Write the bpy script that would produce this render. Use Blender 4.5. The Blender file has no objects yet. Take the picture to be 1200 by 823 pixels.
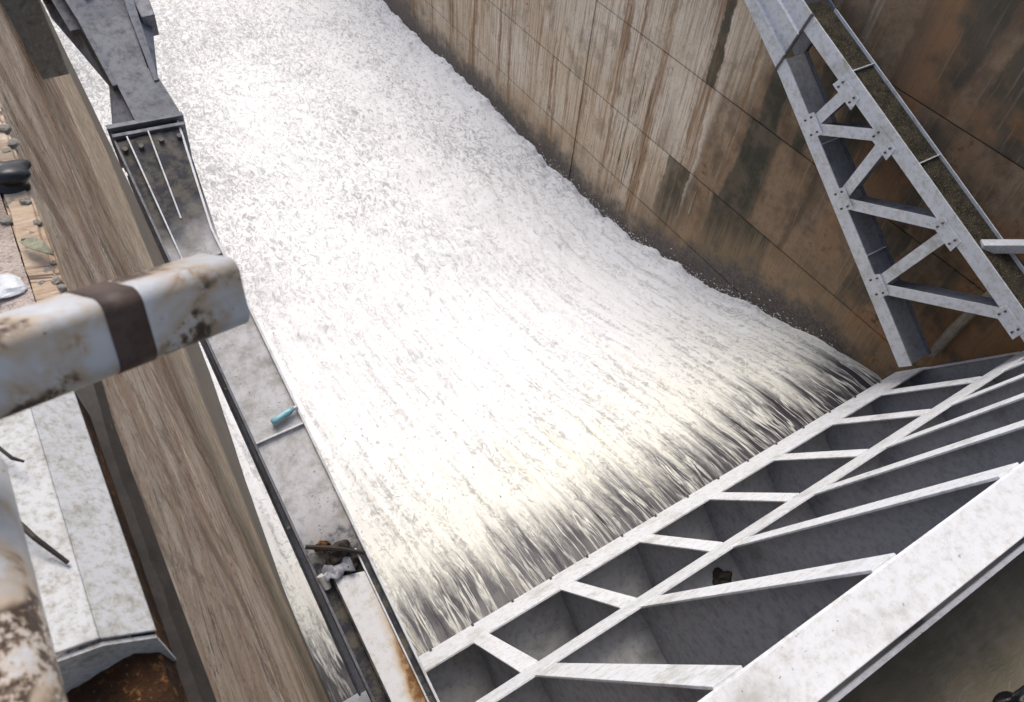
import bpy, bmesh, math, random
import numpy as np
from mathutils import Vector, Matrix
random.seed(7); RNG = np.random.default_rng(11)
SC = bpy.context.scene
COL = SC.collection

# ------------------------------------------------------------------ camera
FPX = 895.29
def cam_axes(pitch, roll, yaw):
    cy, sy, cp, sp = math.cos(yaw), math.sin(yaw), math.cos(pitch), math.sin(pitch)
    f = np.array([sy*cp, cy*cp, -sp]); r = np.array([cy, -sy, 0.]); u = np.cross(r, f)
    c, s = math.cos(roll), math.sin(roll)
    return np.array([c*r+s*u, -s*r+c*u, f])
CM = cam_axes(math.radians(50.552), math.radians(5.88), math.radians(36.835))
def ray(x, y): return CM.T @ np.array([(x-600)/FPX, -(y-411.5)/FPX, 1.])
def atX(x, y, X): r = ray(x, y); return r*X/r[0]
def atZ(x, y, Z): r = ray(x, y); return r*Z/r[2]
cd = bpy.data.cameras.new('camera'); cam = bpy.data.objects.new('camera', cd); COL.objects.link(cam)
cd.sensor_width = 36; cd.lens = 36*FPX/1200; cd.clip_start = .05; cd.clip_end = 3000
m4 = Matrix.Identity(4)
for i in range(3):
    m4[i][0] = CM[0][i]; m4[i][1] = CM[1][i]; m4[i][2] = -CM[2][i]
cam.matrix_world = m4
cd.dof.use_dof = True; cd.dof.focus_distance = 11; cd.dof.aperture_fstop = 5
SC.camera = cam

# ------------------------------------------------------------------ sky, sun, exposure
SUN = Vector((.10, .55, 1.0)).normalized()
w = bpy.data.worlds.new('World'); SC.world = w; w.use_nodes = True
nt = w.node_tree
sky = nt.nodes.new('ShaderNodeTexSky'); sky.sky_type = 'NISHITA'; sky.sun_disc = False
sky.sun_elevation = math.asin(SUN.z); sky.sun_rotation = math.atan2(SUN.x, SUN.y)
sky.air_density = 1.0; sky.dust_density = 4.0; sky.ozone_density = .6
bg = nt.nodes['Background']; bg.inputs['Strength'].default_value = .15
nt.links.new(sky.outputs[0], bg.inputs['Color'])
sl = bpy.data.lights.new('sun', 'SUN'); sl.energy = 1.3; sl.angle = math.radians(32); sl.color = (1, .965, .91)
so = bpy.data.objects.new('sun', sl); COL.objects.link(so)
so.rotation_euler = SUN.to_track_quat('Z', 'Y').to_euler(); so.location = (0, 0, 30)
SC.view_settings.view_transform = 'Standard'; SC.view_settings.look = 'None'
SC.view_settings.exposure = .48; SC.view_settings.gamma = 1

# ------------------------------------------------------------------ node helpers
class N:
    def __init__(s, name):
        s.m = bpy.data.materials.new(name); s.m.use_nodes = True; s.t = s.m.node_tree
        s.b = s.t.nodes['Principled BSDF']; s.x = 0
    def n(s, ty, **kw):
        q = s.t.nodes.new(ty)
        for k, v in kw.items(): setattr(q, k, v)
        return q
    def put(s, sock, v):
        if hasattr(v, 'is_output'): s.t.links.new(v, sock)
        elif isinstance(v, (tuple, list)) and len(v) == 3 and sock.type == 'RGBA': sock.default_value = (*v, 1)
        else: sock.default_value = v
    def pos(s): return s.n('ShaderNodeNewGeometry').outputs['Position']
    def obj(s): return s.n('ShaderNodeTexCoord').outputs['Object']
    def attr(s, a): return s.n('ShaderNodeAttribute', attribute_name=a)
    def mapv(s, v, sc, loc=(0, 0, 0)):
        q = s.n('ShaderNodeMapping'); s.put(q.inputs['Vector'], v); q.inputs['Scale'].default_value = sc; q.inputs['Location'].default_value = loc
        return q.outputs[0]
    def noise(s, v, scale=1, det=4, rough=.55, dist=0, col=False):
        q = s.n('ShaderNodeTexNoise'); s.put(q.inputs['Vector'], v)
        q.inputs['Scale'].default_value = scale; q.inputs['Detail'].default_value = det
        q.inputs['Roughness'].default_value = rough; q.inputs['Distortion'].default_value = dist
        return q.outputs['Color' if col else 'Fac']
    def vor(s, v, scale, feat='F1', rnd=1):
        q = s.n('ShaderNodeTexVoronoi', feature=feat); s.put(q.inputs['Vector'], v); q.inputs['Scale'].default_value = scale
        q.inputs['Randomness'].default_value = rnd
        return q.outputs['Distance']
    def ramp(s, v, a, b, lo=0., hi=1., smooth=True):
        q = s.n('ShaderNodeMapRange', interpolation_type='SMOOTHSTEP' if smooth else 'LINEAR')
        s.put(q.inputs[0], v); s.put(q.inputs[1], a); s.put(q.inputs[2], b); s.put(q.inputs[3], lo); s.put(q.inputs[4], hi)
        return q.outputs[0]
    def math(s, op, a, b=0., c=0.):
        q = s.n('ShaderNodeMath', operation=op)
        for i, v in enumerate((a, b, c)): s.put(q.inputs[i], v)
        return q.outputs[0]
    def mix(s, f, a, b):
        q = s.n('ShaderNodeMix', data_type='RGBA'); s.put(q.inputs[0], f); s.put(q.inputs[6], a); s.put(q.inputs[7], b)
        return q.outputs[2]
    def sep(s, v):
        q = s.n('ShaderNodeSeparateXYZ'); s.put(q.inputs[0], v); return q.outputs
    def comb(s, x, y, z):
        q = s.n('ShaderNodeCombineXYZ'); s.put(q.inputs[0], x); s.put(q.inputs[1], y); s.put(q.inputs[2], z); return q.outputs[0]
    def bump(s, h, strength=.4, dist=.02):
        q = s.n('ShaderNodeBump'); s.put(q.inputs['Height'], h); q.inputs['Strength'].default_value = strength; q.inputs['Distance'].default_value = dist
        s.t.links.new(q.outputs[0], s.b.inputs['Normal'])
    def out(s, col, rough=.7, spec=.4, metal=0.):
        s.put(s.b.inputs['Base Color'], col); s.put(s.b.inputs['Roughness'], rough)
        s.put(s.b.inputs['Specular IOR Level'], spec); s.put(s.b.inputs['Metallic'], metal)
        return s.m

def paint(name, base, dirt, rustiness=.5, grime=.5, freq=1.):
    q = N(name); p = q.pos()
    a = q.noise(p, 1.9*freq, 6, .65); b = q.noise(p, 13*freq, 6, .75); c = q.noise(p, 34*freq, 3, .6); d = q.noise(p, .6*freq, 2)
    col = q.mix(q.ramp(b, .42, .75, 0, grime), base, dirt)
    col = q.mix(q.ramp(a, .50, .78, 0, grime), col, [x*.75 for x in dirt])
    speck = q.math('MULTIPLY', q.ramp(c, .66, .72), q.ramp(a, .42, .6))
    col = q.mix(q.math('MULTIPLY', speck, .8), col, (.06, .05, .045))
    rust = q.math('MULTIPLY', q.ramp(b, .64, .74), q.ramp(d, .5, .62, 0, rustiness))
    col = q.mix(rust, col, (.16, .075, .03))
    q.bump(q.math('ADD', b, q.math('MULTIPLY', c, .4)), .18, .006)
    return q.out(col, q.ramp(b, .3, .8, .42, .75), .4)
M_WHITE = paint('white_paint', (.66, .685, .725), (.38, .375, .30), .85, .75)
M_BEAM = paint('top_beam_paint', (.62, .63, .645), (.40, .385, .34), .7, .75)
M_GREY = paint('shade_grey_paint', (.30, .31, .335), (.17, .168, .17), .7, .8)  # darker copy of the gate paint: shade on the webs put into colour
M_GIRD = paint('half_shade_girder_paint', (.40, .40, .40), (.22, .21, .20), .5, .8)  # middle copy: girder webs face up, so less shade is put into colour
M_HUB = paint('hub_grey_paint', (.165, .176, .205), (.06, .06, .068), .4, .85)
M_CURB = paint('curb_paint', (.47, .475, .48), (.24, .215, .15), 1., .95, 3.2)

def mat_silt():
    q = N('silted_grey_web'); p = q.pos(); y = q.sep(p)[1]
    a = q.noise(p, 1.1, 5, .6); b = q.noise(p, 7, 5, .7); c = q.noise(p, 30, 4, .7)
    col = q.mix(q.ramp(b, .35, .7), (.56, .565, .58), (.36, .35, .335))
    dark = q.math('ADD', q.ramp(q.math('ADD', y, q.math('MULTIPLY', a, 2.2)), 6.7, 7.7), q.math('MULTIPLY', q.ramp(a, .56, .66), .5))
    dark = q.math('ADD', dark, q.ramp(q.math('ADD', y, q.math('MULTIPLY', b, 1.1)), 4.0, 3.5))
    dark = q.math('MINIMUM', dark, 1.)
    col = q.mix(dark, col, q.mix(q.ramp(b, .4, .62), (.034, .036, .045), (.11, .10, .085)))
    col = q.mix(q.math('MULTIPLY', q.ramp(c, .62, .70), .85), col, (.045, .035, .028))
    q.bump(q.math('ADD', b, c), .35, .012)
    return q.out(col, .75, .25)
M_SILT = mat_silt()

def mat_rust(name='rusted_steel', k=1.):
    q = N(name); p = q.pos()
    a = q.noise(p, 3, 6, .65); b = q.noise(p, 24, 5, .7)
    col = q.mix(q.ramp(a, .36, .66), (.035*k, .02*k, .014*k), (.13*k, .06*k, .025*k))
    c = q.noise(p, 70, 4, .7)
    col = q.mix(q.math('MULTIPLY', q.ramp(b, .54, .64), q.ramp(a, .45, .6)), col, (.42*k, .20*k, .06*k))
    col = q.mix(q.ramp(c, .62, .70, 0, .7), col, (.50*k, .40*k, .28*k))
    q.bump(q.math('ADD', q.math('ADD', a, b), q.math('MULTIPLY', c, .6)), 1., .03)
    return q.out(col, .9, .15)
M_RUST = mat_rust(k=.62)

def mat_wall():                                   # right abutment wall: x=Y (downstream), z up
    q = N('stained_concrete'); p = q.pos(); X, Y, Z = q.sep(p)
    lift = q.math('GREATER_THAN', Z, -11.0)
    for zj in (-9.44, -7.56, -5.75, -4.0): lift = q.math('ADD', lift, q.math('GREATER_THAN', Z, zj))
    wob = q.noise(p, .55, 7, .68)
    yw = q.math('ADD', Y, q.math('MULTIPLY', wob, .62))
    fine = q.noise(q.mapv(p, (1, 9, .35)), 2.2, 6, .65)         # thin vertical run marks
    band = q.noise(q.comb(q.math('MULTIPLY', yw, 1.25), q.math('MULTIPLY', lift, 3.7), 0), 1.0, 2, .4)
    band2 = q.noise(q.comb(q.math('MULTIPLY', yw, 2.9), 17.3, q.math('MULTIPLY', Z, .08)), 1.0, 2, .5)
    cloud = q.noise(p, .42, 6, .6); grain = q.noise(p, 18, 5, .7); blot = q.noise(p, 1.7, 6, .65)
    col = q.mix(q.ramp(cloud, .34, .66), (.58, .475, .345), (.72, .645, .54))
    col = q.mix(q.ramp(fine, .46, .62, 0, .7), col, (.30, .235, .165))
    col = q.mix(q.ramp(fine, .43, .32, 0, .8), col, (.70, .66, .58))
    col = q.mix(q.ramp(q.noise(p, 1.1, 7, .72, .3), .50, .66, 0, .6), col, (.26, .205, .15))
    col = q.mix(q.ramp(q.noise(q.mapv(p, (1, 1.6, .5)), 1.0, 7, .72, .4), .52, .64, 0, .55), col, (.70, .65, .56))
    # rust-orange runs and dark algae runs
    col = q.mix(q.math('MULTIPLY', q.math('MULTIPLY', q.ramp(band2, .54, .62), q.ramp(fine, .34, .56, .4, 1.)), .78), col, (.235, .135, .065))
    streak = q.math('MULTIPLY', q.ramp(q.noise(q.mapv(p, (1, 14, .5)), 1.6, 4, .7), .54, .62), q.ramp(q.math('ABSOLUTE', q.math('SUBTRACT', Y, 10.2)), 1.1, .3))
    streak = q.math('MULTIPLY', streak, q.ramp(q.math('ADD', Z, q.math('MULTIPLY', blot, 1.2)), -7.3, -7.7))
    col = q.mix(q.math('MULTIPLY', streak, .8), col, (.045, .04, .036))
    # near the gate the face is coated with brown silt
    mud = q.ramp(q.math('ADD', q.math('ADD', Y, q.math('MULTIPLY', Z, .35)), q.math('MULTIPLY', q.math('SUBTRACT', q.math('ADD', band, band2), 1.), 3.2)), 5.75, 4.5)
    mud = q.math('MAXIMUM', mud, q.ramp(yw, 6.6, 5.9))
    mudc = q.mix(q.ramp(blot, .38, .66), (.12, .079, .048), (.27, .185, .113))
    mudc = q.mix(q.ramp(band, .50, .54, 0, .75), mudc, (.045, .044, .033))
    mudc = q.mix(q.ramp(fine, .55, .66, 0, .6), mudc, (.27, .215, .155))
    mudc = q.mix(q.math('MULTIPLY', q.ramp(cloud, .52, .62), q.ramp(yw, 5.9, 5.2)), mudc, (.25, .135, .062))
    patch = q.math('MULTIPLY', q.ramp(band, .535, .56), q.ramp(q.math('ABSOLUTE', q.math('SUBTRACT', yw, 7.6)), 2.2, 1.6))
    col = q.mix(q.math('MULTIPLY', mud, .95), col, mudc)
    col = q.mix(q.math('MULTIPLY', patch, .85), col, q.mix(q.ramp(blot, .4, .6), (.042, .043, .030), (.11, .09, .062)))
    # ochre tide line, then wet dark foot above the water
    zz = q.math('ADD', Z, q.math('MULTIPLY', q.math('SUBTRACT', blot, .5), 1.9))
    foot = q.math('SUBTRACT', -11.65, q.ramp(Y, 10, 5.2, 0, -1.6))
    d = q.math('SUBTRACT', zz, foot)
    col = q.mix(q.ramp(q.math('ADD', d, q.math('MULTIPLY', q.math('SUBTRACT', fine, .5), 2.2)), 1.0, .1, 0, .5), col, (.33, .235, .14))
    wet = q.ramp(d, .35, -.35)
    wetc = q.mix(q.ramp(grain, .4, .66), (.060, .054, .050), (.13, .12, .112))
    col = q.mix(q.math('MULTIPLY', wet, .93), col, wetc)
    col = q.mix(q.ramp(grain, .52, .72, 0, .45), col, (.13, .10, .075))
    col = q.mix(q.math('MULTIPLY', q.ramp(blot, .60, .70), q.ramp(grain, .42, .58, 0, .75)), col, (.075, .058, .045))
    q.bump(q.math('ADD', q.math('ADD', fine, q.math('MULTIPLY', grain, .6)), blot), .45, .03)
    return q.out(col, q.math('SUBTRACT', .88, q.math('MULTIPLY', wet, .35)), .3)
M_WALL = mat_wall()

def mat_pier():                                   # left pier face, long weather marks
    q = N('weathered_pier_concrete'); p = q.pos(); X, Y, Z = q.sep(p)
    pw = q.comb(0., q.math('ADD', Y, 0.), q.math('ADD', Z, q.math('MULTIPLY', Y, .02)))
    s1 = q.noise(q.mapv(pw, (1, .55, 1.6)), 1.1, 8, .70, .6)
    s2 = q.noise(q.mapv(pw, (1, 1., 2.)), 3.2, 9, .78, .6)
    s3 = q.noise(q.mapv(pw, (1, 1., 1.6)), 14, 6, .75, .4)
    s4 = q.noise(q.mapv(pw, (1, .8, 1.4)), 30, 3, .65)
    cl = q.noise(q.mapv(p, (1, .45, 1.)), 1.1, 5, .6)
    col = q.mix(q.ramp(s1, .38, .62), (.46, .335, .23), (.68, .56, .43))
    col = q.mix(q.ramp(s2, .50, .62, 0, .55), col, (.26, .19, .14))
    col = q.mix(q.ramp(s2, .44, .34, 0, .8), col, (.70, .65, .57))
    col = q.mix(q.ramp(cl, .44, .60, 0, .6), col, q.mix(q.ramp(s3, .4, .6), (.44, .28, .18), (.30, .19, .125)))
    col = q.mix(q.ramp(s3, .58, .65, 0, .65), col, (.085, .062, .048))
    col = q.mix(q.ramp(s4, .635, .69, 0, .8), col, (.05, .035, .027))
    s5 = q.noise(q.mapv(p, (1, 1.4, .5)), 1.5, 6, .7, .5)
    col = q.mix(q.ramp(s5, .52, .62, 0, .6), col, (.17, .125, .09))
    crack = q.ramp(q.math('ABSOLUTE', q.math('SUBTRACT', q.noise(q.mapv(pw, (1, .35, 1.5)), 1.4, 7, .7, .8), .5)), .010, .002)
    col = q.mix(q.math('MULTIPLY', crack, .8), col, (.05, .036, .027))
    low = q.ramp(q.math('ADD', Z, q.math('MULTIPLY', s1, .8)), -6.1, -6.9)
    col = q.mix(q.math('MULTIPLY', low, .55), col, q.mix(q.ramp(s2, .4, .6), (.50, .45, .34), (.30, .26, .20)))
    wet = q.ramp(q.math('ADD', Z, q.math('MULTIPLY', cl, 1.1)), -8.7, -9.4)
    col = q.mix(q.math('MULTIPLY', wet, .85), col, (.115, .107, .10))
    q.bump(q.math('ADD', q.math('ADD', s1, s2), s3), .7, .05)
    return q.out(col, .9, .2)
M_PIER = mat_pier()

def mat_ground(name, c1, c2, c3, f=1.):
    q = N(name); p = q.pos()
    a = q.noise(p, 2.3*f, 6, .65); b = q.noise(p, 17*f, 5, .7); c = q.vor(p, 38*f)
    col = q.mix(q.ramp(a, .36, .64), c1, c2); col = q.mix(q.ramp(b, .5, .72), col, c3)
    q.bump(q.math('ADD', q.math('ADD', a, b), q.math('MULTIPLY', c, .6)), .7, .03)
    return q.out(col, .93, .15)
M_DIRT = mat_ground('pier_top_silt', (.36, .285, .235), (.50, .42, .37), (.22, .18, .135), 2.2)
M_STONE = mat_ground('rubble_stone', (.30, .27, .23), (.40, .36, .31), (.16, .14, .11), 5)
M_CONC = mat_ground('plain_concrete', (.25, .24, .22), (.33, .32, .29), (.17, .16, .145), .5)
M_MOSS = mat_ground('mossy_arm_silt', (.035, .032, .022), (.085, .072, .048), (.26, .235, .17), 2.6)
M_TERRAIN = mat_ground('bank_soil', (.10, .085, .055), (.07, .085, .04), (.13, .11, .075), .1)

def mat_water():
    q = N('foaming_water'); u = q.attr('flow').outputs['Vector']; ux, us, uf = q.sep(u)
    uv = q.comb(ux, us, 0)
    big = q.noise(q.mapv(uv, (1, .38, 1)), .55, 4, .55)
    lane = q.noise(q.mapv(uv, (1.3, .05, 1)), 1.0, 3, .6)              # uneven reach of the glassy part across the bay
    sw = q.math('ADD', ux, q.math('MULTIPLY', q.math('SUBTRACT', q.noise(q.mapv(uv, (.9, .35, 1)), 1.0, 3), .5), .34))
    us2 = q.comb(sw, us, 0)
    st = q.noise(q.mapv(us2, (6.5, .20, 1)), 1.0, 4, .60, .08)
    st2 = q.noise(q.mapv(us2, (20., .42, 1)), 1.0, 4, .62, .1)
    st3 = q.noise(q.mapv(us2, (30., 4.2, 1)), 1.0, 6, .78, .4)
    fil = q.math('ABSOLUTE', q.math('SUBTRACT', q.noise(q.mapv(us2, (3.2, .24, 1)), 1.0, 4, .58, .15), .5))
    fil2 = q.math('ABSOLUTE', q.math('SUBTRACT', q.noise(q.mapv(us2, (5.6, .36, 3)), 1.0, 4, .60, .2), .52))
    vein = q.math('MAXIMUM', q.ramp(fil, .030, .003), q.math('MULTIPLY', q.ramp(fil2, .030, .003), .75))
    vein = q.math('MULTIPLY', vein, q.ramp(st3, .30, .60, .35, 1.))
    t = q.ramp(us, .75, 3.1, -.95, .72, False)
    t = q.math('ADD', t, q.math('MULTIPLY', q.math('SUBTRACT', lane, .5), .9))
    near = q.math('ADD', t, q.math('MULTIPLY', q.math('SUBTRACT', st, .5), 1.7))
    near = q.math('ADD', near, q.math('MULTIPLY', q.math('SUBTRACT', st2, .5), .6))
    near = q.math('ADD', near, q.math('MULTIPLY', q.math('SUBTRACT', st3, .5), .85))
    near = q.ramp(near, -.55, .38)
    near = q.math('MAXIMUM', near, q.math('MULTIPLY', vein, q.ramp(us, .3, 2.0, .55, 1.)))
    # marks drawn out along the flow, then churned specks farther off
    wv = q.noise(uv, 1.8, 2, .5, 0, True)
    va = q.n('ShaderNodeVectorMath', operation='MULTIPLY_ADD'); q.put(va.inputs[0], wv); va.inputs[1].default_value = (.35, .25, 0); q.put(va.inputs[2], uv)
    c0 = q.noise(q.mapv(us2, (8.5, .38, 1)), 1.0, 6, .68, .2)
    c1 = q.noise(q.mapv(va.outputs[0], (1.4, .66, 1)), 7.5, 6, .70, 1.2)
    c2 = q.noise(q.mapv(va.outputs[0], (1.2, .5, 1)), 26, 3, .65, .5)
    farw = q.ramp(us, 7, 13)
    pat = q.math('ADD', q.math('MULTIPLY', q.math('SUBTRACT', big, .5), .30), q.math('MULTIPLY', q.math('MULTIPLY', q.ramp(us, 11, 24), q.ramp(ux, 6.5, 1.5)), .07))
    m1 = q.math('ADD', c1, q.math('MULTIPLY', q.math('SUBTRACT', c2, .5), .35))
    m1 = q.ramp(q.math('SUBTRACT', m1, pat), .36, .54, .28, 1)
    m0 = q.math('ADD', c0, q.math('ADD', q.math('MULTIPLY', q.math('SUBTRACT', c2, .5), .4), q.math('MULTIPLY', q.math('SUBTRACT', c1, .5), 1.0)))
    m0 = q.ramp(q.math('SUBTRACT', m0, pat), .25, .54, .48, 1)
    mx = q.n('ShaderNodeMix'); q.put(mx.inputs[0], farw); q.put(mx.inputs[2], m0); q.put(mx.inputs[3], m1)
    foam = q.math('MULTIPLY', near, mx.outputs[0])
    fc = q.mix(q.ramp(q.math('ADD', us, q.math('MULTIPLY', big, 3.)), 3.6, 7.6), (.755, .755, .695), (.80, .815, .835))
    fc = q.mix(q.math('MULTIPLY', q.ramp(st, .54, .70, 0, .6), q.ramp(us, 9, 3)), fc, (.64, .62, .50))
    wc = q.mix(q.ramp(us, 2.5, 8), (.046, .044, .052), (.27, .28, .29))
    col = q.mix(foam, wc, fc)
    h = q.math('ADD', q.math('MULTIPLY', c1, farw), q.math('MULTIPLY', q.math('ADD', st, q.math('MULTIPLY', st3, .35)), q.ramp(us, 12, 4)))
    q.bump(h, .32, .05)
    return q.out(col, q.ramp(foam, .05, .5, .16, .95), .22)
M_WATER = mat_water()

def mat_reservoir():
    q = N('silty_reservoir'); p = q.pos()
    a = q.noise(p, 2.5, 6, .6, .6); b = q.noise(q.mapv(p, (1, 2.5, 1)), 7, 5, .65, 1.)
    col = q.mix(q.ramp(a, .35, .65), (.19, .165, .105), (.26, .22, .145))
    lin = q.ramp(q.math('ABSOLUTE', q.math('SUBTRACT', b, .56)), .012, .003)
    col = q.mix(q.math('MULTIPLY', lin, q.ramp(a, .5, .62, 0, .7)), col, (.32, .28, .21))
    q.bump(q.math('ADD', a, b), .35, .03)
    return q.out(col, .22, .4)
M_RES = mat_reservoir()

def mat_pole():
    q = N('chipped_white_pole_paint'); p = q.obj()
    a = q.noise(p, 7, 5, .62); b = q.noise(p, 22, 6, .7); c = q.noise(p, 4.2, 4, .55, .5); e = q.noise(p, 60, 3, .6)
    col = q.mix(q.ramp(a, .40, .66), (.50, .52, .55), (.38, .385, .385))
    edge = q.ramp(q.sep(p)[2], .035, .085)
    stain = q.math('MULTIPLY', q.ramp(c, .46, .57), q.ramp(b, .32, .52))
    col = q.mix(q.math('MULTIPLY', stain, .7), col, (.40, .27, .14))
    rust = q.math('MULTIPLY', q.ramp(c, .545, .60), q.ramp(b, .44, .53))
    col = q.mix(rust, col, (.055, .036, .026))
    col = q.mix(q.ramp(e, .70, .75, 0, .8), col, (.08, .055, .04))
    q.bump(q.math('ADD', b, q.math('MULTIPLY', rust, -.8)), .4, .004)
    return q.out(col, .55, .4)
M_POLE = mat_pole()
def mat_simple(name, c, rough=.6, var=.35, f=6, spec=.4):
    q = N(name); p = q.obj(); a = q.noise(p, f, 5, .6); b = q.noise(p, f*6, 4, .6)
    col = q.mix(q.ramp(q.math('ADD', a, q.math('MULTIPLY', q.math('SUBTRACT', b, .5), .5)), .3, .7), c, [x*(1-var) for x in c])
    q.bump(b, .3, .004)
    return q.out(col, rough, spec)
M_BAND = mat_simple('brown_band_paint', (.085, .055, .045), .6, .4, 14)
M_STUD = mat_simple('bolt_steel', (.12, .11, .105), .6, .5, 20)
M_BLACK = mat_simple('black_plastic', (.012, .012, .014), .35, .3, 9)
M_BLUE = mat_simple('blue_plastic', (.26, .52, .60), .25, .4, 20)
M_CAP = mat_simple('white_plastic', (.62, .64, .65), .4, .2, 20)
M_LEAF = mat_simple('dry_leaf', (.30, .30, .20), .7, .5, 25)
M_WOOD = mat_simple('pale_driftwood', (.34, .30, .24), .85, .4, 5)
M_WOODSHADE = mat_simple('dark_wood_and_shade', (.035, .027, .02), .7, .5, 12)  # wet wood brown; also the shade colour of the curb recess strip
M_SHEET = mat_simple('grey_plastic_sheet', (.22, .23, .27), .4, .3, 10)
M_GLOB = mat_simple('foam_white', (.92, .92, .90), 1., .05, 6, .1)
M_JOINT = mat_simple('joint_filler', (.045, .036, .028), .95, .4, 6)

# ------------------------------------------------------------------ mesh helpers
class MB:
    def __init__(s): s.v = []; s.f = []
    def poly_prism(s, pts, vec):
        n = len(pts); o = len(s.v); vec = np.array(vec, float)
        s.v += [tuple(np.array(p, float)) for p in pts] + [tuple(np.array(p, float)+vec) for p in pts]
        s.f.append(tuple(range(o+n-1, o-1, -1))); s.f.append(tuple(range(o+n, o+2*n)))
        for i in range(n): s.f.append((o+i, o+(i+1) % n, o+n+(i+1) % n, o+n+i))
        return s
    def box(s, a, b):
        (x0, y0, z0), (x1, y1, z1) = a, b
        return s.poly_prism([(x0, y0, z0), (x1, y0, z0), (x1, y1, z0), (x0, y1, z0)], (0, 0, z1-z0))
    def beam(s, a, b, wv, hv):                      # box from a to b with half-width vectors
        a, b, wv, hv = (np.array(q, float) for q in (a, b, wv, hv))
        return s.poly_prism([a-wv-hv, a+wv-hv, a+wv+hv, a-wv+hv], b-a)
    def tube(s, pts, radii, n=12, cap=True, sq=0.):
        pts = [np.array(p, float) for p in pts]
        if not hasattr(radii, '__len__'): radii = [radii]*len(pts)
        o = len(s.v); up = None
        for i, p in enumerate(pts):
            d = pts[min(i+1, len(pts)-1)]-pts[max(i-1, 0)]; d = d/np.linalg.norm(d)
            if up is None:
                up = np.array([0, 0, 1.]) if abs(d[2]) < .9 else np.array([1., 0, 0])
            x = np.cross(d, up); x /= np.linalg.norm(x); y = np.cross(x, d); up = y
            for k in range(n):
                t = 2*math.pi*(k+.5)/n; c, q = math.cos(t), math.sin(t)
                e = (abs(c)**(2+sq*4)+abs(q)**(2+sq*4))**(-1/(2+sq*4))
                s.v.append(tuple(p+radii[i]*e*(c*x+q*y)))
        for i in range(len(pts)-1):
            for k in range(n):
                a = o+i*n+k; b = o+i*n+(k+1) % n
                s.f.append((a, b, b+n, a+n))
        if cap:
            s.f.append(tuple(range(o+n-1, o-1, -1))); e = o+(len(pts)-1)*n; s.f.append(tuple(range(e, e+n)))
        return s
    def grid(s, P):                                # P[i][j] points
        o = len(s.v); a, b = len(P), len(P[0])
        for r in P: s.v += [tuple(q) for q in r]
        for i in range(a-1):
            for j in range(b-1): s.f.append((o+i*b+j, o+i*b+j+1, o+(i+1)*b+j+1, o+(i+1)*b+j))
        return s

ORG = {}
def empty(name, loc):
    o = bpy.data.objects.new(name, None); COL.objects.link(o); o.location = loc; o.empty_display_size = .3
    ORG[o] = np.array(loc, float); return o
def build(name, mb, mat, parent=None, org=None, smooth=False, bevel=0., fix=True):
    if parent is not None: org = ORG[parent]
    v = np.array(mb.v, float)
    if org is None: org = np.array([(v[:, 0].min()+v[:, 0].max())/2, (v[:, 1].min()+v[:, 1].max())/2, v[:, 2].min()])
    org = np.array(org, float)
    me = bpy.data.meshes.new(name); me.from_pydata([tuple(q) for q in v-org], [], mb.f)
    if fix:
        bm = bmesh.new(); bm.from_mesh(me); bmesh.ops.recalc_face_normals(bm, faces=bm.faces); bm.to_mesh(me); bm.free()
    if smooth: me.shade_smooth()
    me.materials.append(mat); me.update()
    o = bpy.data.objects.new(name, me); COL.objects.link(o)
    if parent is None: o.location = org
    else: o.parent = parent
    ORG[o] = org
    if bevel:
        md = o.modifiers.new('bevel', 'BEVEL'); md.width = bevel; md.segments = 2; md.limit_method = 'ANGLE'
    return o
def tag(o, label=None, cat=None, group=None, kind=None):
    if label: o['label'] = label
    if cat: o['category'] = cat
    if group: o['group'] = group
    if kind: o['kind'] = kind
    return o
def rock(c, r, sq=(1, 1, .7), seed=0, sub=1, amp=.25):
    bm = bmesh.new(); bmesh.ops.create_icosphere(bm, subdivisions=sub+1, radius=1)
    g = random.Random(seed); ph = [g.uniform(0, 6) for _ in range(9)]
    mb = MB()
    for v in bm.verts:
        x, y, z = v.co
        k = 1+amp*(math.sin(3*x+ph[0])*math.cos(2.3*y+ph[1])+.6*math.sin(5*z+ph[2]+2*x)+.4*math.sin(7*y+ph[3]))
        mb.v.append((c[0]+r*sq[0]*x*k, c[1]+r*sq[1]*y*k, c[2]+r*sq[2]*z*k))
    mb.f = [tuple(v.index for v in f.verts) for f in bm.faces]; bm.free()
    return mb

# 2-D value noise in numpy
def vnoise(x, y, seed):
    g = np.random.default_rng(seed).random((256, 256))
    xi = np.floor(x).astype(int); yi = np.floor(y).astype(int); fx = x-xi; fy = y-yi
    fx = fx*fx*(3-2*fx); fy = fy*fy*(3-2*fy)
    a = g[xi % 256, yi % 256]; b = g[(xi+1) % 256, yi % 256]; c = g[xi % 256, (yi+1) % 256]; d = g[(xi+1) % 256, (yi+1) % 256]
    return (a*(1-fx)+b*fx)*(1-fy)+(c*(1-fx)+d*fx)*fy
def fbm(x, y, seed, octv=4, r=.5):
    s = 0; a = 1; t = 0
    for i in range(octv):
        s = s+a*vnoise(x*2**i+13*i, y*2**i+7*i, seed+i); t += a; a *= r
    return s/t

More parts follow.
